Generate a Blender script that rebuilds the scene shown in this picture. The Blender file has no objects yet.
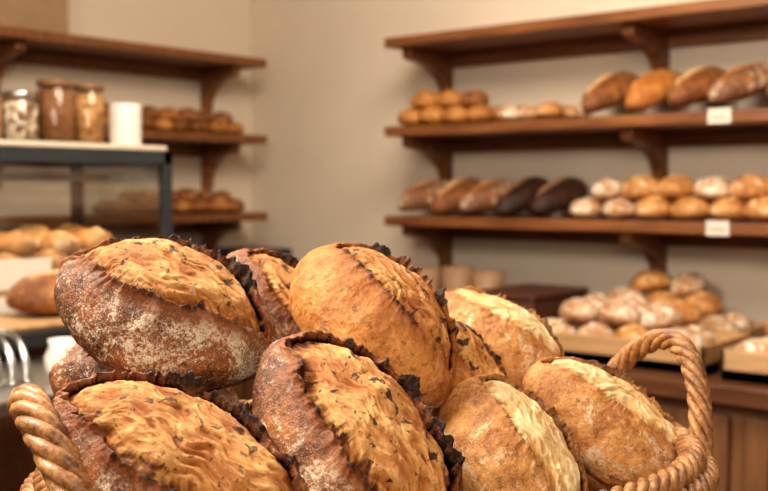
import bpy, math, random
import numpy as np
from mathutils import Vector, Matrix
random.seed(4)
S40, C40 = math.sin(math.radians(40)), math.cos(math.radians(40))
# frame of the basket table (right, away, z) -> world
def W(r, a, z): return Vector((r*C40 - a*S40, r*S40 + a*C40, z))

scene = bpy.context.scene
COL = scene.collection

# ------------------------------------------------------------------ noise
def _h(ix, iy, iz, seed):
    n = (ix*374761393 + iy*668265263 + iz*1274126177 + seed*974634777) & 0xffffffff
    n = ((n ^ (n >> 13))*1103515245) & 0xffffffff
    n = ((n ^ (n >> 16))*2246822519) & 0xffffffff
    n = n ^ (n >> 15)
    return (n & 0xffff)/32767.5 - 1.0
def vnoise(p, seed=0):
    f = np.floor(p); i = f.astype(np.int64); t = p - f
    t = t*t*(3-2*t)
    r = 0
    for dx in (0, 1):
        for dy in (0, 1):
            for dz in (0, 1):
                w = (t[:, 0] if dx else 1-t[:, 0])*(t[:, 1] if dy else 1-t[:, 1])*(t[:, 2] if dz else 1-t[:, 2])
                r = r + w*_h(i[:, 0]+dx, i[:, 1]+dy, i[:, 2]+dz, seed)
    return r
ROT = np.array([[.8, .6, 0], [-.48, .64, .6], [.36, -.48, .8]])
def fbm(p, seed=0, o=3):
    r = 0; a = 1.0; s = 0
    p = p @ ROT.T
    for k in range(o):
        r = r + a*vnoise(p*(2.03**k), seed+k*7); s += a; a *= .5
        p = p @ ROT.T
    return r/s
def sstep(a, b, x):
    t = np.clip((x-a)/(b-a), 0, 1); return t*t*(3-2*t)

# ------------------------------------------------------------------ materials
class NT:
    def __init__(s, name):
        s.m = bpy.data.materials.new(name); s.m.use_nodes = True
        s.t = s.m.node_tree; s.n = s.t.nodes; s.l = s.t.links
        s.b = s.n['Principled BSDF']
        s.tc = s.n.new('ShaderNodeTexCoord')
    def link(s, a, b): s.l.new(a, b)
    def noise(s, scale, detail=4, rough=.55, vec=None, dist=0):
        n = s.n.new('ShaderNodeTexNoise'); n.inputs['Scale'].default_value = scale
        n.inputs['Detail'].default_value = detail; n.inputs['Roughness'].default_value = rough
        n.inputs['Distortion'].default_value = dist
        s.link(vec if vec else s.tc.outputs['Object'], n.inputs['Vector']); return n.outputs['Fac']
    def mapping(s, scale, rot=(0, 0, 0)):
        m = s.n.new('ShaderNodeMapping'); m.inputs['Scale'].default_value = scale
        m.inputs['Rotation'].default_value = rot
        s.link(s.tc.outputs['Object'], m.inputs['Vector']); return m.outputs['Vector']
    def ramp(s, fac, stops):
        r = s.n.new('ShaderNodeValToRGB'); s.link(fac, r.inputs['Fac'])
        e = r.color_ramp.elements
        while len(e) < len(stops): e.new(.5)
        for k, (p, c) in enumerate(stops):
            e[k].position = p
            if isinstance(c, (int, float)): c = (c, c, c)
            e[k].color = (*c, 1)
        return r.outputs['Color']
    def mix(s, fac, a, b, mode='MIX'):
        m = s.n.new('ShaderNodeMix'); m.data_type = 'RGBA'; m.blend_type = mode
        for sock, v in ((m.inputs[0], fac), (m.inputs[6], a), (m.inputs[7], b)):
            if isinstance(v, bpy.types.NodeSocket): s.link(v, sock)
            elif isinstance(v, (int, float)): sock.default_value = v
            else: sock.default_value = (*v, 1)
        return m.outputs[2]
    def math(s, op, a, b=0.0, clamp=False):
        m = s.n.new('ShaderNodeMath'); m.operation = op; m.use_clamp = clamp
        for sock, v in ((m.inputs[0], a), (m.inputs[1], b)):
            if isinstance(v, bpy.types.NodeSocket): s.link(v, sock)
            else: sock.default_value = v
        return m.outputs[0]
    def attr(s, name):
        a = s.n.new('ShaderNodeAttribute'); a.attribute_name = name; return a.outputs['Fac']
    def bump(s, h, strength=.5, dist=.002, normal=None):
        b = s.n.new('ShaderNodeBump'); b.inputs['Strength'].default_value = strength
        b.inputs['Distance'].default_value = dist; s.link(h, b.inputs['Height'])
        if normal: s.link(normal, b.inputs['Normal'])
        return b.outputs['Normal']
    def out(s, col=None, rough=None, normal=None, **kw):
        if col is not None:
            if isinstance(col, bpy.types.NodeSocket): s.link(col, s.b.inputs['Base Color'])
            else: s.b.inputs['Base Color'].default_value = (*col, 1)
        if rough is not None:
            if isinstance(rough, bpy.types.NodeSocket): s.link(rough, s.b.inputs['Roughness'])
            else: s.b.inputs['Roughness'].default_value = rough
        if normal: s.link(normal, s.b.inputs['Normal'])
        for k, v in kw.items(): s.b.inputs[k.replace('_', ' ')].default_value = v
        return s.m

def simple(name, col, rough=.5, var=.15, scale=20, **kw):
    t = NT(name)
    n = t.noise(scale, 3)
    c = t.ramp(n, [(.3, tuple(x*(1-var) for x in col)), (.7, tuple(min(1, x*(1+var)) for x in col))])
    return t.out(c, rough, t.bump(n, .1, .001), **kw)

def wood(name, c1, c2, rough=.45, sc=(3, 30, 30)):
    t = NT(name)
    v = t.mapping(sc)
    n = t.noise(1.5, 5, .6, v, .6)
    c = t.ramp(n, [(.3, c1), (.7, c2)])
    return t.out(c, rough, t.bump(n, .15, .001))

def bread_mat(name, dark, light, crumbA, crumbB, flour=.5, spots=.5, burn=(.026, .010, .005), flourcol=(.76, .64, .49), crumbD=None, bk=(.46, .85)):
    t = NT(name)
    if crumbD is None: crumbD = tuple(x*y for x, y in zip(crumbA, (.42, .30, .24)))
    big = t.noise(13, 4, .6, None, .4)
    med = t.noise(60, 5, .65)
    fine = t.noise(300, 4, .65)
    vfine = t.noise(800, 2, .6)
    base = t.math('ADD', t.math('MULTIPLY', big, .55), t.math('MULTIPLY', med, .45))
    crust = t.mix(t.ramp(base, [(.42, 0), (.56, 1)]), dark, light)
    fr = t.ramp(t.noise(130, 4, .7), [(.55, 0), (.63, 1)])
    crust = t.mix(t.math('MULTIPLY', fr, .6), crust, tuple(x*.4 for x in dark))
    hot = t.ramp(t.noise(170, 3, .6, t.mapping((1, 1, 1), (1, 2, 0))), [(.60, 0), (.68, 1)])
    crust = t.mix(t.math('MULTIPLY', hot, .30), crust, tuple(min(1, x*1.45) for x in light))
    # flour dust: ragged patches + grains
    flp = t.math('ADD', t.math('MULTIPLY', t.noise(17, 7, .74, None, 1.0), .66), t.math('MULTIPLY', fine, .34))
    fl = t.ramp(flp, [(.60-.14*flour, 0), (.635-.12*flour, 1)])
    gr = t.ramp(t.math('ADD', t.math('MULTIPLY', vfine, .45), t.math('MULTIPLY', med, .55)), [(.43, .15), (.52, 1)])
    speck = t.math('MULTIPLY', t.ramp(vfine, [(.60, 0), (.66, 1)]), .7*min(1, flour*1.6))
    flm = t.math('MULTIPLY', t.math('MAXIMUM', t.math('MULTIPLY', fl, gr), speck), t.attr('flour'), True)
    crust = t.mix(t.math('MULTIPLY', flm, min(.92, .5+.6*flour)), crust, flourcol)
    # torn crumb
    rid = t.attr('rid')
    st = t.noise(80, 7, .72, t.mapping((.6, 1.4, 1.0), (0, 0, .4)), 1.2)
    cr = t.math('ADD', t.math('MULTIPLY', rid, .56), t.math('MULTIPLY', st, .44))
    crumb = t.ramp(cr, [(.30, crumbD), (.46, crumbA), (.64, crumbB), (.84, tuple(min(.95, x*y) for x, y in zip(crumbB, (1.14, 1.28, 1.5))))])
    pat = t.ramp(t.noise(24, 6, .7, None, .8), [(.43, 0), (.58, 1)])
    crumb = t.mix(t.math('MULTIPLY', pat, .65), crumb, tuple(x*y for x, y in zip(crumbA, (.76, .58, .45))))
    sp = t.ramp(t.noise(80, 3, .5, None, .5), [(.66-.08*spots, 0), (.70-.08*spots, 1)])
    sp2 = t.ramp(t.noise(190, 3, .5, t.mapping((1, 1, 1), (0, 1, 1))), [(.67-.05*spots, 0), (.71-.05*spots, 1)])
    crumb = t.mix(t.math('MULTIPLY', t.math('MAXIMUM', sp, t.math('MULTIPLY', sp2, .8)), min(.95, spots*1.4)), crumb, tuple(x*2 for x in burn))
    ca = t.attr('crumb')
    col = t.mix(ca, crust, crumb)
    bn = t.math('MULTIPLY', t.attr('burn'), t.ramp(t.math('ADD', t.math('MULTIPLY', med, .5), t.math('MULTIPLY', fine, .5)), [(.36, .55), (.55, 1)]), True)
    mid = t.ramp(bn, [(0, 0), (.40, 1)])
    toast = tuple(a*.5+b*.5 for a, b in zip(light, crumbA))
    col = t.mix(t.math('MULTIPLY', mid, .8), col, tuple(x*y for x, y in zip(toast, (.60, .46, .38))))
    col = t.mix(t.ramp(bn, [(bk[0], 0), (bk[1], 1)]), col, burn)
    hb = t.math('ADD', t.math('MULTIPLY', med, .55), t.math('MULTIPLY', fine, .40))
    hc = t.math('MULTIPLY', t.math('MULTIPLY', st, 1.0), ca)
    nrm = t.bump(t.math('ADD', t.math('MULTIPLY', hb, t.math('SUBTRACT', 1.0, t.math('MULTIPLY', ca, .35))), hc), 1.0, .0038)
    rough = t.mix(flm, (.48,)*3, (.95,)*3)
    r2 = t.mix(ca, rough, (.50,)*3)
    t.b.inputs['Specular IOR Level'].default_value = .36
    return t.out(col, r2, nrm)

CR = dict(
 dark=bread_mat('crust_dark_floured', (.095, .030, .009), (.31, .108, .029), (.50, .19, .042), (.78, .43, .150), .70, .62),
 dark2=bread_mat('crust_brown_floured', (.118, .037, .010), (.38, .138, .035), (.52, .195, .043), (.80, .44, .155), .64, .68),
 gold=bread_mat('crust_golden', (.40, .138, .028), (.65, .285, .074), (.54, .205, .044), (.80, .44, .15), .16, .82),
 pale=bread_mat('crust_pale_floured', (.36, .135, .032), (.65, .325, .100), (.76, .45, .16), (.90, .70, .40), .50, .05, (.15, .055, .018), crumbD=(.55, .25, .075), bk=(.55, .95)),
 roll=bread_mat('crust_roll', (.34, .125, .028), (.62, .29, .08), (.72, .40, .14), (.84, .6, .3), .05, .05, (.3, .12, .04)),
 rollf=bread_mat('crust_roll_floured', (.36, .15, .045), (.60, .32, .12), (.82, .69, .50), (.90, .81, .68), .92, .0, (.4, .22, .1), (.90, .82, .71)),
 choc=bread_mat('crust_rye', (.028, .010, .006), (.075, .026, .012), (.30, .16, .08), (.42, .25, .14), .1, .05),
 mid=bread_mat('crust_amber', (.17, .055, .015), (.39, .15, .040), (.74, .46, .21), (.87, .64, .36), .25, .02, bk=(.6, 1.0)),
)

# ------------------------------------------------------------------ bread mesh
def loaf_mesh(name, mat, a=.12, b=.078, h=.062, hb=.04, L=.86, Wd_=.5, shift=.12, lip=.009, gap=.006, dome=.004,
              nphi=400, nc=64, no=84, seed=1, rough=1.0, jag=1.0, far=.55, taper=0.0, point=.10):
    # azimuth samples, denser near the two tips of the opening
    q = np.linspace(0, 2*np.pi, nphi, endpoint=False)
    phi = q-.18*np.sin(2*q)
    c, s = np.cos(phi), np.sin(phi)
    circ = np.stack([c*3, s*3, np.zeros_like(c)+seed*3.1], 1)
    # opening outline: blend of ellipse and pointed lens
    rE = 1/np.sqrt((c/L)**2+(s/Wd_)**2)
    A2 = Wd_*c*c/L**2+1e-6; sa = np.abs(s)
    rP = (-sa+np.sqrt(sa*sa+4*A2*Wd_))/(2*A2)
    rB = .45*rE+.55*np.minimum(rP, L*1.03)
    rB = rB*(1+.09*vnoise(circ*1.5, seed)+.045*jag*vnoise(circ*5, seed+3)+.018*jag*vnoise(circ*16, seed+4))
    rB = np.minimum(rB, .94)
    endt = 1-np.abs(c)**10*.55
    side = .5+.5*np.tanh(s*3)
    low = .74+.55*jag*vnoise(circ*1.8, seed+5)
    jg = low+.36*jag*vnoise(circ*5.5, seed+15)+.19*jag*vnoise(circ*16, seed+9)
    Hb = lip*((1-far)+far*side)*endt
    H = Hb*np.clip(jg, .12, 2); Hs = Hb*np.clip(low, .15, 2)
    lipn = max(lip, 1e-5)
    rows = []; crumb = []; burn = []
    for t in np.linspace(0, 1, nc)[1:]:
        o = dome*(1-t*t) - gap*float(sstep(.72, 1, np.array(t)))
        rows.append((t*rB, o+0*c)); crumb.append(1.0+0*c)
        burn.append(.75*sstep(.80, 1.03, t+.16*vnoise(circ*6, seed+11)+.10*vnoise(circ*17, seed+12)))
    tipb = np.clip(.10+1.15*H/lipn, .22, 1)
    for (k, oo, cr, bn) in ((1.0, .0, .8, .80), (.996, .45, .4, .9), (.980, .85, 0, 1), (.982, 1.0, 0, 1), (.996, 1.04, 0, 1), (1.016, .92, 0, .9)):
        rows.append((rB*k, H*oo - (gap if oo == 0 else gap*.2*(1-oo)))); crumb.append(cr+0*c); burn.append(bn*tipb if lip > 0 else 0*c)
    thB = np.arcsin(np.clip(rB*1.016, 0, .999))
    outer = []
    for u in np.linspace(0, 1, no)[1:]:
        outer.append((thB+(np.pi-thB)*u**1.15, u))
    P = []; O = []
    def disc(rho):
        x = rho*c; y = rho*s
        k = shift*np.clip(1-rho*rho, 0, 1)
        return x, y+k
    def top(x, y):
        r = np.sqrt(x*x+y*y); return h*np.sqrt(np.clip(1-r**2.5, 0, 1))
    FL = []
    for rho, o in rows:
        x, y = disc(rho); P.append(np.stack([a*x, b*y, top(x, y)], 1)); O.append(o); FL.append(0*c+.9)
    for th, u in outer:
        rho = np.sin(th)
        up = th <= np.pi/2
        x, y = disc(rho)
        x = np.where(up, x, rho*c); y = np.where(up, y, rho*s)
        z = np.where(up, top(x, y), -hb*np.sqrt(np.clip(1-rho**3.2, 0, 1)))
        P.append(np.stack([a*x, b*y, z], 1))
        du = (th-thB)
        O.append(Hs*.66*np.exp(-du/.15)+(H-Hs*.66)*.92*np.exp(-du/.045)); crumb.append(0*c)
        burn.append(.85*np.exp(-du/.05)*tipb+.24*np.exp(-du/.17)*(lip > .008) if lip > 0 else 0*c)
        FL.append(np.where(up, .50+.50*sstep(.05, .28, du), 1-.75*sstep(np.pi/2, np.pi/2+.9, th)))
    nr = len(P)
    P = np.concatenate(P); O = np.concatenate(O); CRU = np.concatenate(crumb); BU = np.concatenate(burn); FL = np.concatenate(FL)
    zz = np.where(P[:, 2] >= 0, P[:, 2]/h**2, P[:, 2]/(hb**2*1.0))
    N = np.stack([P[:, 0]/a**2, P[:, 1]/b**2, zz], 1); N /= np.linalg.norm(N, axis=1)[:, None]+1e-9
    sd = seed*5.3
    disp = rough*(.0050*fbm(P*15+sd, seed, 2)+(.0015*fbm(P*65+sd, seed+2, 3)+.0008*fbm(P*180+sd, seed+8, 2))*(1-CRU))
    warp = np.stack([fbm(P*30+sd, seed+31, 2), fbm(P*30+sd, seed+32, 2), 0*O], 1)*.014
    Q = (P+warp)*np.array([.42, 1.25, 1.0])
    rid = 1-np.abs(fbm(Q*95+sd, seed+4, 3))*2.4
    rid2 = 1-np.abs(fbm(Q*200+sd, seed+14, 2))*2.2
    lump = fbm(P*36+sd, seed+6, 2)
    disp += rough*CRU*(.0021*rid + .0008*rid2 + .0038*lump)
    RID = np.clip(.5+.30*(rid-.3)+.18*(rid2-.3)+.20*lump, 0, 1)
    P = P+N*(O+disp)[:, None]
    xn = np.clip(P[:, 0]/a, -1.1, 1.1)
    P[:, 1] *= (1+taper*xn)*(1-point*xn**2); P[:, 2] *= (1+.5*taper*xn)*(1-.5*point*xn**2)
    P[:, 1] += .05*P[:, 0]*np.sin(seed*1.7)
    cen = np.array([P[:nphi].mean(0)])
    V = np.concatenate([cen, P])
    CRU = np.concatenate([[1.], CRU]); BU = np.concatenate([[0.], BU]); FL = np.concatenate([[.9], FL]); RID = np.concatenate([[.5], RID])
    i = np.arange(nphi); j = (i+1) % nphi
    quads = np.concatenate([np.stack([1+r*nphi+i, 1+(r+1)*nphi+i, 1+(r+1)*nphi+j, 1+r*nphi+j], 1) for r in range(nr-1)])
    tris = np.stack([np.zeros_like(i), 1+i, 1+j], 1)
    me = bpy.data.meshes.new(name)
    me.vertices.add(len(V)); me.vertices.foreach_set('co', V.astype(np.float32).ravel())
    nq, ntri = len(quads), len(tris)
    me.loops.add(nq*4+ntri*3); me.loops.foreach_set('vertex_index', np.concatenate([quads.ravel(), tris.ravel()]).astype(np.int32))
    me.polygons.add(nq+ntri)
    me.polygons.foreach_set('loop_start', np.concatenate([np.arange(nq)*4, nq*4+np.arange(ntri)*3]).astype(np.int32))
    me.update(calc_edges=True)
    me.polygons.foreach_set('use_smooth', np.ones(nq+ntri, dtype=bool))
    for nm, arr in (('crumb', CRU), ('burn', BU), ('flour', FL), ('rid', RID)):
        at = me.attributes.new(nm, 'FLOAT', 'POINT'); at.data.foreach_set('value', np.clip(arr, 0, 1).astype(np.float32))
    me.materials.append(mat); me.validate()
    return me

def obj(name, data, loc=(0, 0, 0), rot=(0, 0, 0), parent=None, scale=None):
    o = bpy.data.objects.new(name, data); COL.objects.link(o)
    o.location = loc; o.rotation_euler = rot
    if scale: o.scale = scale
    if parent: o.parent = parent
    return o

# ------------------------------------------------------------------ mesh builder
class MB:
    def __init__(s): s.v = []; s.f = []; s.mi = []; s.sm = []; s.n = 0; s.mats = []
    def m(s, mat):
        if mat not in s.mats: s.mats.append(mat)
        return s.mats.index(mat)
    def add(s, verts, faces, mat, smooth=False):
        k = s.m(mat)
        s.v += [tuple(v) for v in verts]
        for f in faces:
            s.f.append(tuple(x+s.n for x in f)); s.mi.append(k); s.sm.append(smooth)
        s.n += len(verts)
    def box(s, lo, hi, mat):
        x0, y0, z0 = lo; x1, y1, z1 = hi
        s.add([(x0, y0, z0), (x1, y0, z0), (x1, y1, z0), (x0, y1, z0), (x0, y0, z1), (x1, y0, z1), (x1, y1, z1), (x0, y1, z1)],
              [(0, 3, 2, 1), (4, 5, 6, 7), (0, 1, 5, 4), (1, 2, 6, 5), (2, 3, 7, 6), (3, 0, 4, 7)], mat)
    def lathe(s, prof, cen, mat, n=32):
        v = []; f = []
        for r, z in prof:
            for k in range(n):
                A = 2*math.pi*k/n; v.append((cen[0]+r*math.cos(A), cen[1]+r*math.sin(A), cen[2]+z))
        for i in range(len(prof)-1):
            for k in range(n):
                k2 = (k+1) % n; f.append((i*n+k, i*n+k2, (i+1)*n+k2, (i+1)*n+k))
        s.add(v, f, mat, True)
    def tube(s, P, r, mat, n=8, closed=False, ref=(0, 0, 1)):
        P = np.asarray(P, float)
        if closed: T = np.roll(P, -1, 0)-np.roll(P, 1, 0)
        else: T = np.gradient(P, axis=0)
        T /= np.linalg.norm(T, axis=1)[:, None]+1e-12
        ref = np.asarray(ref, float)
        S = np.cross(T, ref); S /= np.linalg.norm(S, axis=1)[:, None]+1e-9
        U = np.cross(S, T)
        m = len(P); rr = np.broadcast_to(np.asarray(r, float), (m,))
        ang = np.arange(n)*2*np.pi/n
        V = P[:, None, :]+rr[:, None, None]*(np.cos(ang)[None, :, None]*S[:, None, :]+np.sin(ang)[None, :, None]*U[:, None, :])
        F = []
        for i in range(m if closed else m-1):
            i2 = (i+1) % m
            for k in range(n):
                k2 = (k+1) % n; F.append((i*n+k, i2*n+k, i2*n+k2, i*n+k2))
        if not closed:
            F.append(tuple(range(n))); F.append(tuple((m-1)*n+k for k in range(n-1, -1, -1)))
        s.add(V.reshape(-1, 3), F, mat, True)
    def rope(s, P, R, r, mat, strands=3, pitch=.05, closed=False, ref=(0, 0, 1), phase=0, squash=1.0):
        P = np.asarray(P, float)
        if closed: T = np.roll(P, -1, 0)-np.roll(P, 1, 0)
        else: T = np.gradient(P, axis=0)
        seg = np.linalg.norm(np.diff(P, axis=0), axis=1); sl = np.concatenate([[0], np.cumsum(seg)])
        tot = sl[-1]+(np.linalg.norm(P[0]-P[-1]) if closed else 0)
        turns = round(tot/pitch) if closed else tot/pitch
        T /= np.linalg.norm(T, axis=1)[:, None]
        Sd = np.cross(T, np.asarray(ref, float)); Sd /= np.linalg.norm(Sd, axis=1)[:, None]+1e-9
        U = np.cross(Sd, T)
        for k in range(strands):
            A = 2*np.pi*turns*sl/tot+2*np.pi*k/strands+phase
            Q = P+R*(np.cos(A)[:, None]*Sd+squash*np.sin(A)[:, None]*U)
            s.tube(Q, r, mat, 8, closed, ref)
    def done(s, name, parent=None, bevel=0, loc=(0, 0, 0), rot=(0, 0, 0)):
        me = bpy.data.meshes.new(name); me.from_pydata(s.v, [], s.f)
        me.polygons.foreach_set('material_index', s.mi); me.polygons.foreach_set('use_smooth', s.sm)
        for m in s.mats: me.materials.append(m)
        me.update()
        o = obj(name, me, loc, rot, parent)
        if bevel:
            b = o.modifiers.new('bevel', 'BEVEL'); b.width = bevel; b.segments = 2; b.limit_method = 'ANGLE'
        return o
def empty(name, loc=(0, 0, 0)):
    o = bpy.data.objects.new(name, None); COL.objects.link(o); o.location = loc; o.empty_display_size = .05; return o

# ------------------------------------------------------------------ common materials
M_shelf = wood('walnut_shelf', (.13, .046, .015), (.31, .122, .041), .42)
M_counter = wood('counter_wood', (.08, .032, .014), (.17, .070, .030), .35)
M_cab = wood('cabinet_wood', (.14, .060, .025), (.25, .115, .048), .5, (30, 30, 3))
M_tray = wood('tray_wood', (.40, .22, .095), (.58, .36, .18), .6)
M_table = wood('table_wood', (.2, .1, .05), (.34, .19, .1), .5)
M_wall = simple('wall_plaster', (.72, .61, .485), .9, .04, 3)
M_floor = wood('floor_boards', (.16, .08, .04), (.26, .14, .07), .5, (3, 20, 20))
M_ceil = simple('ceiling_paint', (.7, .64, .55), .9, .03, 3)
M_black = simple('black_metal', (.02, .02, .022), .4, .1, 30)
M_frame = simple('case_frame_metal', (.060, .068, .074), .35, .08, 20, Metallic=.4)
M_steel = simple('brushed_steel', (.55, .54, .52), .28, .08, 60, Metallic=1.0)
M_white = simple('white_ceramic', (.74, .69, .62), .35, .03, 10)
M_card = simple('card_paper', (.68, .62, .53), .8, .03, 40)
M_cardboard = simple('cardboard', (.36, .23, .13), .85, .08, 30)
M_cream = simple('cream_box', (.66, .56, .43), .8, .05, 20)
M_lid = wood('lid_wood', (.16, .07, .03), (.28, .14, .06), .5)
M_tan = simple('tan_pottery', (.34, .2, .11), .6, .12, 20)
M_brownbox = simple('dark_brown_box', (.10, .035, .02), .5, .15, 20)
def glass(name, tint=(1, 1, 1), base=.05):
    t = NT(name); n = t.n
    tr = n.new('ShaderNodeBsdfTransparent'); tr.inputs['Color'].default_value = (*tint, 1)
    g = n.new('ShaderNodeBsdfGlossy'); g.inputs['Roughness'].default_value = .06
    lw = n.new('ShaderNodeLayerWeight'); lw.inputs['Blend'].default_value = .5
    f = t.math('ADD', t.math('MULTIPLY', t.math('POWER', lw.outputs['Facing'], 4.0), .6), base)
    mx = n.new('ShaderNodeMixShader')
    t.link(f, mx.inputs[0]); t.link(tr.outputs[0], mx.inputs[1]); t.link(g.outputs[0], mx.inputs[2])
    t.link(mx.outputs[0], n['Material Output'].inputs['Surface'])
    return t.m
M_glass = glass('clear_glass', (.94, .96, .95))
M_cglass = glass('case_glass', (.74, .79, .80), .20)
def grains(name, c1, c2, sc):
    t = NT(name)
    v = t.n.new('ShaderNodeTexVoronoi'); v.inputs['Scale'].default_value = sc
    t.link(t.tc.outputs['Object'], v.inputs['Vector'])
    sep = t.n.new('ShaderNodeSeparateColor'); t.link(v.outputs['Color'], sep.inputs[0])
    c = t.ramp(sep.outputs[0], [(.2, c1), (.8, c2)])
    return t.out(c, .6, t.bump(v.outputs['Distance'], .8, .004))
M_nuts = grains('mixed_nuts', (.2, .09, .04), (.85, .72, .55), 60)
M_cocoa = grains('cocoa_granola', (.20, .075, .027), (.34, .14, .05), 120)
M_amber = grains('amber_cereal', (.36, .16, .05), (.60, .32, .12), 70)
def wicker_mat():
    t = NT('wicker')
    n = t.noise(45, 5, .65)
    n2 = t.noise(260, 3, .6)
    c = t.ramp(t.math('ADD', t.math('MULTIPLY', n, .65), t.math('MULTIPLY', n2, .35)), [(.38, (.15, .055, .018)), (.52, (.38, .175, .060)), (.66, (.62, .35, .145))])
    return t.out(c, .45, t.bump(n2, .6, .0015))
M_wick = wicker_mat()

# ------------------------------------------------------------------ room shell
XL, YB = -3.40, 3.16
mb = MB(); mb.box((XL-.12, -2.6, -.1), (2.6, YB+.12, 0), M_floor); mb.done('floor')
mb = MB(); mb.box((XL-.12, -2.6, 2.9), (2.6, YB+.12, 3.0), M_ceil); mb.done('ceiling')
mb = MB(); mb.box((XL-.12, YB, 0), (2.6, YB+.12, 2.9), M_wall); mb.done('wall_back')
mb = MB(); mb.box((XL-.12, -2.6, 0), (XL, YB, 2.9), M_wall); mb.done('wall_left')
mb = MB(); mb.box((XL, YB-.015, 0), (2.6, YB, .1), M_shelf); mb.done('baseboard_back', bevel=.004)
mb = MB(); mb.box((XL, -2.6, 0), (XL+.015, YB-.02, .1), M_shelf); mb.done('baseboard_left', bevel=.004)

# ------------------------------------------------------------------ shelves with corbels
def corbel_profile(dep, hgt):
    p = [(0, 0), (dep, 0), (dep, -.03)]
    for k in range(9):
        A = k/8*math.pi/2
        p.append((dep-.02-(dep-.055)*math.sin(A), -hgt+.03+(hgt-.07)*math.cos(A)))
    p += [(.03, -hgt), (0, -hgt)]
    return p
def shelf(name, wall, s0, s1, ztop, dep, brs, th=.034):
    mb = MB()
    def T(u, dd, z):
        return (u, YB-dd, z) if wall == 'back' else (XL+dd, u, z)
    def bx(u0, u1, d0, d1, z0, z1):
        a = T(u0, d0, z0); b = T(u1, d1, z1)
        mb.box(tuple(min(x, y) for x, y in zip(a, b)), tuple(max(x, y) for x, y in zip(a, b)), M_shelf)
    bx(s0, s1, .0, dep, ztop-th, ztop)
    bx(s0+.02, s1-.02, .0, .02, ztop-th-.05, ztop-th)
    for u in brs:
        pr = corbel_profile(dep-.05, .18)
        t = .020
        vs = [T(u-t, .001+x, ztop-th+z) for x, z in pr]+[T(u+t, .001+x, ztop-th+z) for x, z in pr]
        n = len(pr)
        fs = [tuple(range(n)), tuple(range(2*n-1, n-1, -1))]+[(i, i+n, (i+1) % n+n, (i+1) % n) for i in range(n)]
        mb.add(vs, fs, M_shelf)
    return mb.done(name, bevel=.004)
ZS = (1.975, 1.668, 1.358)
DB = .30; DL = .25
for z in ZS:
    shelf('bread_shelf', 'back', -2.40, .62, z, DB, (-2.34, -1.50, -.6, .3))
for z in ZS:
    shelf('bread_shelf', 'left', .2, 3.02, z, DL, (2.90, 1.95, .9))

# ------------------------------------------------------------------ shelf breads
LR = dict(nphi=84, nc=16, no=28)
bat = {k: loaf_mesh('batard_'+k, CR[m], .130, .060, .052, .03, .84, .32, .26, .005, .003, .003, seed=i+20, **LR)
       for i, (k, m) in enumerate((('a', 'mid'), ('b', 'dark2'), ('c', 'choc'), ('d', 'gold')))}
rolls = {k: loaf_mesh('roll_'+k, CR[m], .054, .048, .036, .022, .6, .25, .0, .001, .001, .002, seed=i+40, rough=.7, point=0, **LR)
         for i, (k, m) in enumerate((('a', 'roll'), ('b', 'rollf'), ('c', 'mid'), ('d', 'pale')))}
def rj(a): return random.uniform(-a, a)
y0 = YB-DB+.07
def put(par, me, x, y, z, rz, sc=1, tilt=0):
    return obj('bread', me, (x-par.location.x, y-par.location.y, z-par.location.z), (rj(.06), tilt+rj(.06), rz), par, (sc,)*3)
def rolls_pile(name, kinds, x0, x1, step, ys, z, layers, sc=1.0):
    par = empty(name, ((x0+x1)/2, ys[0], z))
    for ly in range(layers):
        for iy, yy in enumerate(ys if ly == 0 else ys[:-1] if len(ys) > 1 else ys):
            x = x0+ly*step*.5
            while x <= x1-ly*step*.5+1e-6:
                k = random.choice(kinds)
                s = sc*random.uniform(.92, 1.06)
                put(par, rolls[k], x+rj(.005), yy+(ly*.03)+rj(.005), z+.024*s+ly*.052*sc, random.uniform(0, 6.28), s)
                x += step
    return par
zt = ZS[1]+.001
rolls_pile('bread_rolls', 'aac', -2.33, -1.99, .096, (y0, y0+.10), zt, 2, 1.06)
rolls_pile('small_buns', 'dbd', -1.91, -1.72, .072, (y0-.01, y0+.075, y0+.15), zt, 1, .92)
par = empty('batard_loaves', (-1.0, y0+.07, zt))
for i, k in enumerate('adabaadbaadb'):
    put(par, bat[k], -1.605+i*.142, y0+.085+rj(.008), zt+.077, math.pi/2-.28+rj(.1), 1.04, -.36)
zt = ZS[2]+.001
par = empty('dark_loaves', (-2.0, y0+.07, zt))
for i, k in enumerate(('b', 'a', 'b', 'c', 'c')):
    put(par, bat[k], -2.33+i*.135, y0+.085+rj(.01), zt+.062, math.pi/2-.12+rj(.1), 1.03, -.30)
rolls_pile('floured_rolls', 'bdd', -1.64, .4, .112, (y0, y0+.11), zt, 2, 1.15)
def rolls_left(name, kinds, ya, yb, step, xs, z, layers, sc):
    par = empty(name, (xs[0], (ya+yb)/2, z))
    for ly in range(layers):
        for xx in xs[:len(xs)-ly]:
            y = ya+ly*step*.5
            while y < yb-ly*step*.5:
                s = sc*random.uniform(.9, 1.08)
                put(par, rolls[random.choice(kinds)], xx-ly*.02+rj(.005), y+rj(.005), z+.023*s+ly*.043*sc, random.uniform(0, 6), s); y += step
rolls_left('brown_buns', 'cca', 1.9, 2.95, .09, (XL+.19, XL+.10), ZS[1]+.001, 2, .9)
rolls_left('brown_buns', 'cac', 2.35, 2.95, .09, (XL+.19, XL+.10), ZS[2]+.001, 2, .9)
mb = MB(); mb.box((XL+.03, 1.66, ZS[0]+.001), (XL+.22, 2.12, ZS[0]+.26), M_cardboard); mb.box((XL+.03, 1.87, ZS[0]+.255), (XL+.221, 1.91, ZS[0]+.262), M_card); mb.done('cardboard_box', bevel=.004)
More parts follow.
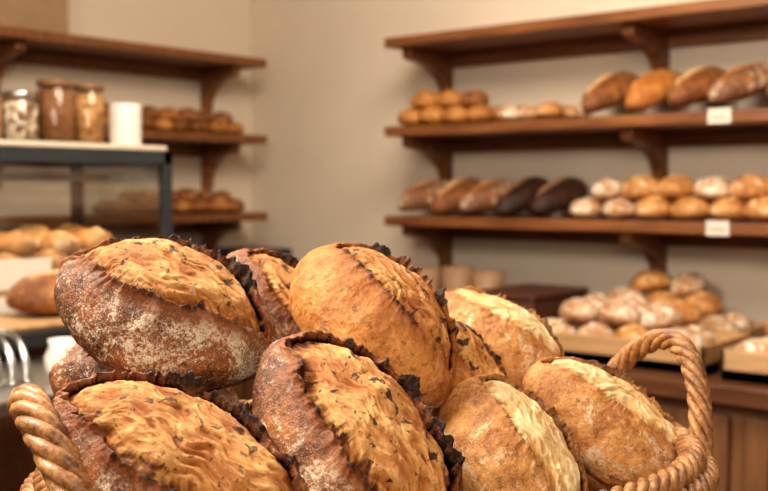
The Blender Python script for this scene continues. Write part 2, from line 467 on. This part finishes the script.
mb = MB(); mb.box((XL+.03, 1.0, ZS[0]+.001), (XL+.225, 1.60, ZS[0]+.3), M_cream); mb.box((XL+.02, .99, ZS[0]+.22), (XL+.235, 1.61, ZS[0]+.31), M_cream); mb.done('storage_box', bevel=.004)

for x, z in ((-1.19, ZS[1]), (-1.19, ZS[2])):
    mb = MB(); mb.box((x-.033, YB-DB-.006, z-.036), (x+.033, YB-DB-.001, z+.006), M_card)
    mb.box((x-.02, YB-DB-.0072, z-.020), (x+.02, YB-DB-.006, z-.016), M_tan); mb.done('price_tag')

# ------------------------------------------------------------------ back counter
CZ = .985
mb = MB()
mb.box((-3.36, 2.44, CZ-.045), (1.2, YB-.018, CZ), M_counter)
mb.box((-3.34, 2.50, .08), (1.15, YB-.018, CZ-.045), M_cab)
mb.box((-3.30, 2.54, 0), (1.1, YB-.03, .08), M_black)
x = -3.3
while x < 1.0:
    for (xa, xb, za, zb) in ((x+.02, x+.08, .12, CZ-.08), (x+.50, x+.56, .12, CZ-.08), (x+.08, x+.50, .12, .19), (x+.08, x+.50, CZ-.15, CZ-.08)):
        mb.box((xa, 2.48, za), (xb, 2.50, zb), M_cab)
    mb.lathe([(0, 0), (.014, 0), (.014, .02), (0, .02)], (x+.47, 2.47, .6), M_steel, 12)
    x += .58
mb.done('back_counter', bevel=.004)
def tray(name, xa, xb, ya, yb, z, kinds, layers):
    mb = MB()
    mb.box((xa, ya, z), (xb, yb, z+.030), M_tray)
    for lo, hi in (((xa, ya, z), (xb, ya+.012, z+.075)), ((xa, yb-.012, z), (xb, yb, z+.075)), ((xa, ya, z), (xa+.012, yb, z+.075)), ((xb-.012, ya, z), (xb, yb, z+.075))):
        mb.box(lo, hi, M_tray)
    t = mb.done(name, bevel=.002)
    for ly in range(layers):
        y = ya+.07+ly*.05
        while y < yb-.055:
            x = xa+.075+ly*.055
            while x < xb-.06-ly*.03:
                s = random.uniform(1.1, 1.3)
                obj('bread', rolls[random.choice(kinds)], (x+rj(.008), y+rj(.008), z+.058+ly*.058), (rj(.2), rj(.2), random.uniform(0, 6)), t, (s,)*3)
                x += .12
            y += .112
    return t
tray('roll_tray', -1.62, -1.08, 2.52, 2.84, CZ+.001, 'bdbbb', 2)
tray('roll_tray', -1.03, -.50, 2.50, 2.92, CZ+.001, 'bdb', 3)
tray('roll_tray', -.46, .1, 2.50, 2.92, CZ+.001, 'bdb', 2)
tray('roll_tray', -1.66, -1.12, 2.862, 3.11, CZ+.001, 'bdbbd', 3)
for i, (x, y, hh, r) in enumerate(((-2.27, 2.93, .19, .055), (-2.145, 2.95, .20, .055), (-2.02, 2.95, .19, .055))):
    mb = MB(); mb.lathe([(0, 0), (r*.78, 0), (r*.9, hh*.4), (r, hh), (r*.9, hh), (r*.8, hh*.3), (0, hh*.25)], (x, y, CZ+.001), M_tan, 28); mb.done('clay_cup')
mb = MB(); mb.box((-1.93, 2.72, CZ+.001), (-1.70, 3.05, CZ+.13), M_brownbox); mb.box((-1.935, 2.715, CZ+.13), (-1.695, 3.055, CZ+.15), M_brownbox); mb.done('bread_bin', bevel=.008)
mb = MB(); mb.box((-3.22, 2.72, CZ+.001), (-2.98, 2.95, CZ+.2), M_black); mb.box((-3.19, 2.70, CZ+.06), (-3.01, 2.72, CZ+.17), M_frame)
mb.box((-3.24, 2.70, CZ+.2), (-2.96, 2.97, CZ+.235), M_black); mb.done('toaster_oven', bevel=.006)

# ------------------------------------------------------------------ service counter + display case (left)
mb = MB()
mb.box((-2.80, -.3, .0), (-2.06, 1.86, 1.115), M_counter)
mb.box((-2.82, -.32, 1.115), (-2.0, 1.88, 1.15), M_black)
mb.done('service_counter', bevel=.004)
case = empty('display_case', (-2.5, 1.1, 1.151))
CX0, CX1, CY0, CY1, Z0, Z1 = -2.74, -2.30, .1, 1.85, 1.151, 1.553
mb = MB()
f = .028
for x in (CX0, CX1-f):
    for y in (CY0, CY1-f):
        mb.box((x, y, Z0), (x+f, y+f, Z1), M_frame)
    mb.box((x, CY0, Z1-f*1.3), (x+f, CY1, Z1), M_frame); mb.box((x, CY0, Z0), (x+f, CY1, Z0+f), M_frame)
for y in (CY0, CY1-f):
    mb.box((CX0, y, Z1-f*1.3), (CX1, y+f, Z1), M_frame); mb.box((CX0, y, Z0), (CX1, y+f, Z0+f), M_frame)
mb.box((CX0+f, CY0+f, Z0+.005), (CX1-f, CY1-f, Z0+.018), M_steel)
def kid(o): o.parent = case; o.matrix_parent_inverse = Matrix.Translation(-case.location); return o
kid(mb.done('frame', None, .002))
mb = MB(); mb.box((CX0-.01, CY0-.01, Z1), (CX1+.004, CY1-.02, Z1+.014), M_cream); kid(mb.done('top_board', None, .003))
mb = MB()
gx = CX1-.01; gy = CY1-.01
mb.add([(gx, CY0+f, Z0+f), (gx, CY1-f, Z0+f), (gx, CY1-f, Z1-.03), (gx, CY0+f, Z1-.03)], [(0, 1, 2, 3)], M_cglass)
mb.add([(CX0+f, gy, Z0+f), (CX1-f, gy, Z0+f), (CX1-f, gy, Z1-.03), (CX0+f, gy, Z1-.03)], [(0, 1, 2, 3)], M_cglass)
kid(mb.done('glass_panes'))
mb = MB(); mb.box((CX0+.02, CY0+.03, 1.205), (CX1-.03, CY1-.03, 1.213), M_steel)
for yy in (CY0+.03, .9, CY1-.05): mb.box((CX0+.03, yy, Z0+.018), (CX1-.03, yy+.02, 1.205), M_steel)
mb.box((CX0+.02, CY0+.03, 1.478), (CX1-.16, CY1-.03, 1.486), M_cream)
mb.box((CX1-.165, CY0+.03, 1.472), (CX1-.155, CY1-.03, 1.492), M_steel)
kid(mb.done('inner_shelf', None, .001))
ll = bpy.data.lights.new('case_lamp', 'AREA'); ll.shape = 'RECTANGLE'; ll.size = 1.5; ll.size_y = .03; ll.energy = 3.2; ll.color = (1, .88, .68)
lo = bpy.data.objects.new('case_lamp', ll); COL.objects.link(lo); lo.location = (-2.40, 1.0, Z1-.045); lo.rotation_euler = (0, .15, math.pi/2)
kid(lo)
pp = empty('pastries', (-2.5, 1.1, 1.214))
for ly in range(2):
    y = .95+ly*.05
    while y < 1.76-ly*.04:
        for xx in (-2.40, -2.51, -2.62)[:3-ly]:
            s = random.uniform(1.05, 1.3)
            put(pp, rolls[random.choice('aada')], xx+rj(.01)-ly*.03, y+rj(.01), 1.214+.03*s+ly*.055, random.uniform(0, 6), s)
        y += .115
mb = MB(); mb.box((-2.285, 1.02, 1.152), (-2.278, 1.46, 1.285), M_card); mb.box((-2.278, 1.08, 1.20), (-2.2772, 1.36, 1.215), M_tan); mb.done('menu_card', bevel=.001)
mb = MB(); mb.box((-2.26, .84, 1.151), (-2.03, 1.56, 1.163), M_tray); mb.done('bread_board', bevel=.003)
cl = [loaf_mesh('country_loaf', CR[k], .13, .088, .060, .034, .7, .3, 0, .004, .003, .004, seed=sd, nphi=120, nc=20, no=40) for k, sd in (('mid', 61), ('dark2', 62))]
obj('country_loaf', cl[0], (-2.145, 1.40, 1.200), (0, 0, 1.45))
obj('country_loaf', cl[1], (-2.145, 1.06, 1.200), (0, 0, 1.6))

def jar(name, x, y, r, hh, fill, fillh, lid='wood'):
    z = Z1+.015
    e = empty(name, (x, y, z))
    mb = MB(); mb.lathe([(0, .001), (r*.95, .001), (r, .008), (r, hh*.78), (r*.82, hh*.86), (r*.82, hh*.9)], (0, 0, 0), M_glass, 32); mb.done('glass', e)
    mb = MB(); mb.lathe([(0, .009), (r*.95, .009), (r*.95, fillh*.96), (r*.7, fillh), (0, fillh*1.02)], (0, 0, 0), fill, 32); mb.done('contents', e)
    mb = MB(); mb.lathe([(0, hh*.89), (r*.9, hh*.89), (r*.95, hh*.90), (r*.95, hh*.985), (r*.88, hh), (0, hh)], (0, 0, 0), M_lid if lid == 'wood' else M_steel, 32); mb.done('lid', e)
jar('storage_jar', -2.475, 1.500, .047, .130, M_nuts, .105, 's')
jar('storage_jar', -2.475, 1.606, .050, .168, M_cocoa, .145)
jar('storage_jar', -2.475, 1.708, .043, .165, M_amber, .14)
jar('storage_jar', -2.475, 1.395, .050, .155, M_amber, .12)
mb = MB(); r = .043; mb.lathe([(0, 0), (r*.96, 0), (r, .006), (r, .106), (r*.97, .112), (r*.9, .112), (r*.9, .02), (0, .018)], (0, 0, 0), M_white, 36)
mb.done('white_canister', loc=(-2.395, 1.768, Z1+.015))

# steel side table with utensils (left, near)
mb = MB()
mb.box((-1.98, .2, 1.075), (-1.60, 1.32, 1.10), M_steel)
for x in (-1.95, -1.65):
    for y in (.24, 1.26): mb.box((x, y, 0), (x+.03, y+.03, 1.075), M_steel)
mb.box((-1.95, .25, .35), (-1.64, 1.28, .37), M_steel)
mb.done('steel_side_table', bevel=.004)
rack = MB()
for i in range(8):
    yy = .85+i*.028
    rack.tube([(-1.80-.080*math.cos(t), yy+.01*math.sin(t), 1.104+.080*math.sin(t)) for t in np.linspace(0, math.pi, 24)], .0075, M_steel, 8, ref=(0, 1, 0))
rack.tube([(-1.88, .83, 1.107), (-1.88, 1.06, 1.107)], .005, M_steel, 8); rack.tube([(-1.72, .83, 1.107), (-1.72, 1.06, 1.107)], .005, M_steel, 8)
rack.done('toast_rack')
jg = MB()
q = .80
jg.lathe([(0, 0), (.03*q, 0), (.042*q, .018), (.045*q, .04), (.033*q, .06), (.036*q, .072), (.031*q, .072), (.028*q, .06), (.04*q, .04), (.03*q, .01), (0, .008)], (0, 0, 0), M_white, 28)
jg.tube([(.03, .026+.022*math.cos(t), .040+.026*math.sin(t)) for t in np.linspace(-1.2, 1.5, 20)], .006, M_white, 8, ref=(1, 0, 0))
jg.done('milk_jug', loc=(-1.72, 1.125, 1.101))

# ------------------------------------------------------------------ basket table and basket
tb = MB()
def pw(r, a, z): return tuple(W(r, a, z))
def obox(mb, r0, r1, a0, a1, z0, z1, mat):
    v = [pw(r0, a0, z0), pw(r1, a0, z0), pw(r1, a1, z0), pw(r0, a1, z0), pw(r0, a0, z1), pw(r1, a0, z1), pw(r1, a1, z1), pw(r0, a1, z1)]
    mb.add(v, [(0, 3, 2, 1), (4, 5, 6, 7), (0, 1, 5, 4), (1, 2, 6, 5), (2, 3, 7, 6), (3, 0, 4, 7)], mat)
TZ = .975
obox(tb, -.5, .6, .5, 1.35, TZ-.04, TZ, M_table)
for r_ in (-.46, .5):
    for a_ in (.54, 1.25): obox(tb, r_, r_+.06, a_, a_+.06, 0, TZ-.04, M_table)
obox(tb, -.44, .54, .57, 1.28, TZ-.12, TZ-.04, M_table)
tb.done('display_table', bevel=.004)

BC = (.000, .93); E1 = (.925, .381); E2 = (-.381, .925); BA, BB = .283, .222; RZ = 1.219
def oval(phi, ka, kb, z):
    u = ka*math.cos(phi); v = kb*math.sin(phi)
    return pw(BC[0]+u*E1[0]+v*E2[0], BC[1]+u*E1[1]+v*E2[1], z)
bk = MB()
NB = 600
ph = [2*math.pi*i/NB for i in range(NB)]
bk.rope([oval(p, BA, BB, RZ) for p in ph], .0076, .0046, M_wick, 5, .085, True)
bk.rope([oval(p, BA+.012, BB+.012, RZ-.013) for p in ph], .0070, .0044, M_wick, 5, .08, True)
bk.rope([oval(p, BA+.006, BB+.006, RZ-.030) for p in ph], .0062, .005, M_wick, 3, .06, True)
nst = 44
H0 = TZ+.012
rows = 19
for k in range(rows):
    t = k/(rows-1); z = H0+(RZ-.045-H0)*t
    fa = .82+.18*t**.8
    bk.tube([oval(p, BA*fa+.0055*math.sin(p*nst/2+math.pi*k), BB*fa+.0055*math.sin(p*nst/2+math.pi*k), z) for p in ph], .0056, M_wick, 6, True)
for i in range(nst):
    p = 2*math.pi*(i+.5)/nst
    pts = [oval(p, BA*(.82+.18*t**.8), BB*(.82+.18*t**.8), H0+(RZ-H0)*t) for t in np.linspace(0, 1, 8)]
    bk.tube(pts, .0045, M_wick, 6, ref=(.3, .7, .01))
nb = len(ph[::8])
vb = [oval(p, BA*.82, BB*.82, TZ+.002) for p in ph[::8]]+[oval(p, BA*.82, BB*.82, TZ+.012) for p in ph[::8]]
bk.add(vb, [tuple(range(nb-1, -1, -1)), tuple(range(nb, 2*nb))]+[(i, (i+1) % nb, nb+(i+1) % nb, nb+i) for i in range(nb)], M_wick)
def handle(p0, p1, hgt, flare, R, r, strands, pitch):
    pts = []
    for t in np.linspace(0, 1, 160):
        p = p0+(p1-p0)*t
        arch = math.sin(math.pi*t)**.60 if 0 < t < 1 else 0
        k = 1.02+flare*arch
        pts.append(oval(p, BA*k, BB*k, RZ-.055+(hgt+.055)*arch))
    ref = Vector(oval((p0+p1)/2, BA, BB, 0))-Vector(pw(BC[0], BC[1], 0))
    ref.z = .01
    bk.rope(pts, R, r, M_wick, strands, pitch, False, tuple(ref.normalized()))
    bk.tube(pts, R*.8, M_wick, 8, False, tuple(ref.normalized()))
handle(-.50, .46, .084, .04, .0068, .0042, 5, .085)
handle(math.pi-.48, math.pi+.52, .066, .030, .0096, .0060, 5, .105)
bk.done('wicker_basket')

# ------------------------------------------------------------------ hero loaves
K = .88
def loaf(kind, cr, ca, z, long, nrm, a=.12, b=.078, h=.062, hb=.042, **kw):
    me = loaf_mesh('sourdough_loaf', CR[kind], a*K, b*K, h*K, hb*K, **kw)
    X = W(*long).normalized(); N = W(*nrm); Z = (N-X*N.dot(X)).normalized(); Y = Z.cross(X)
    o = bpy.data.objects.new('sourdough_loaf', me); COL.objects.link(o)
    M = Matrix((X, Y, Z)).transposed().to_4x4(); M.translation = W(cr, ca, z); o.matrix_world = M
    return o
loaf('dark', -.193, .93, 1.336, (.90, -.22, -.36), (.12, -.44, .86), .116, .080, .060, .048, seed=1, L=.90, Wd_=.58, shift=.12, lip=.012, far=.25, taper=.06)
loaf('dark', -.157, .80, 1.226, (.87, -.26, -.40), (.15, -.52, .85), .136, .086, .062, .045, seed=2, L=.92, Wd_=.60, shift=.08, lip=.011, far=.25, taper=-.04)
loaf('dark2', -.022, .84, 1.238, (.62, -.40, -.68), (.30, -.68, .70), .134, .083, .062, .045, seed=3, L=.91, Wd_=.60, shift=.12, lip=.011, far=.25, taper=.05)
loaf('gold', -.010, .985, 1.322, (.62, -.40, -.66), (.50, -.50, .72), .110, .075, .062, .05, seed=4, L=.88, Wd_=.48, shift=.14, lip=.010, far=.3, point=.06)
loaf('pale', .116, 1.12, 1.286, (.76, -.38, -.48), (.25, -.44, .85), .096, .062, .050, .036, seed=5, L=.90, Wd_=.38, shift=.05, lip=.008, gap=.004)
loaf('pale', .113, .93, 1.208, (.46, -.54, -.64), (.44, -.58, .75), .104, .071, .054, .04, seed=6, L=.90, Wd_=.44, shift=.05, lip=.008, gap=.005)
loaf('pale', .211, 1.0, 1.222, (.82, -.28, -.52), (.36, -.46, .85), .104, .064, .050, .04, seed=7, L=.92, Wd_=.36, shift=.05, lip=.008, gap=.005)
loaf('dark', -.105, 1.09, 1.312, (.55, -.30, -.70), (.3, -.5, .8), .105, .070, .055, .04, seed=8, L=.88, Wd_=.5, lip=.009)
loaf('gold', .066, 1.045, 1.258, (.5, -.4, -.70), (.5, -.5, .7), .095, .07, .05, .04, seed=9, L=.8, Wd_=.4, lip=.006)
loaf('dark', -.220, .985, 1.258, (.85, .2, -.25), (0, -.5, .85), .100, .068, .055, .04, seed=10, L=.82, Wd_=.5, lip=.007)
LO = dict(nphi=160, nc=24, no=40)
loaf('dark2', .02, 1.0, 1.170, (1, .1, 0), (0, -.2, 1), .13, .08, .06, .045, seed=11, **LO)
loaf('gold', .16, 1.05, 1.125, (.7, .5, 0), (0, -.2, 1), .11, .075, .055, .04, seed=12, **LO)
loaf('dark2', -.16, .93, 1.130, (.9, .3, 0), (0, -.2, 1), .12, .075, .06, .045, seed=13, **LO)
loaf('gold', .165, .95, 1.110, (.8, .3, 0), (0, -.2, 1), .10, .07, .055, .04, seed=14, **LO)
loaf('dark2', .03, .82, 1.09, (.9, .2, 0), (0, -.2, 1), .12, .075, .06, .045, seed=15, **LO)

# ------------------------------------------------------------------ camera
cam = bpy.data.cameras.new('camera'); cam.lens = 50; cam.sensor_width = 36
co = bpy.data.objects.new('camera', cam); COL.objects.link(co)
co.location = (0, 0, 1.45); co.rotation_euler = (math.radians(87), 0, math.radians(40))
cam.dof.use_dof = True; cam.dof.focus_distance = .86; cam.dof.aperture_fstop = 6.7; cam.clip_start = .02
scene.camera = co

# ------------------------------------------------------------------ light
def area(name, loc, tgt, size, power, col, sy=None):
    l = bpy.data.lights.new(name, 'AREA'); l.energy = power; l.color = col; l.size = size
    if sy: l.shape = 'RECTANGLE'; l.size_y = sy
    o = bpy.data.objects.new(name, l); COL.objects.link(o); o.location = loc
    o.rotation_euler = (Vector(tgt)-Vector(loc)).to_track_quat('-Z', 'Y').to_euler(); return o
area('window_light', W(-.9, 1.05, 2.2), W(0, .95, 1.25), .40, 31, (1, .935, .84))
area('back_wall_fill_light', (-1.2, 1.7, 2.86), (-1.7, 2.8, 0.8), 1.3, 80, (1, .89, .745))  # unseen fill added under the ceiling to brighten the back wall
area('front_fill_light', (.9, -1.2, 2.5), (-1.6, 3.1, 1.6), 1.4, 58, (1, .89, .75))  # added fill from behind the camera, lifts the back wall; no real source
w = bpy.data.worlds.new('world'); scene.world = w; w.use_nodes = True
w.node_tree.nodes['Background'].inputs[0].default_value = (1, .87, .73, 1)
w.node_tree.nodes['Background'].inputs[1].default_value = .14
scene.view_settings.view_transform = 'Standard'
scene.view_settings.look = 'Medium High Contrast'
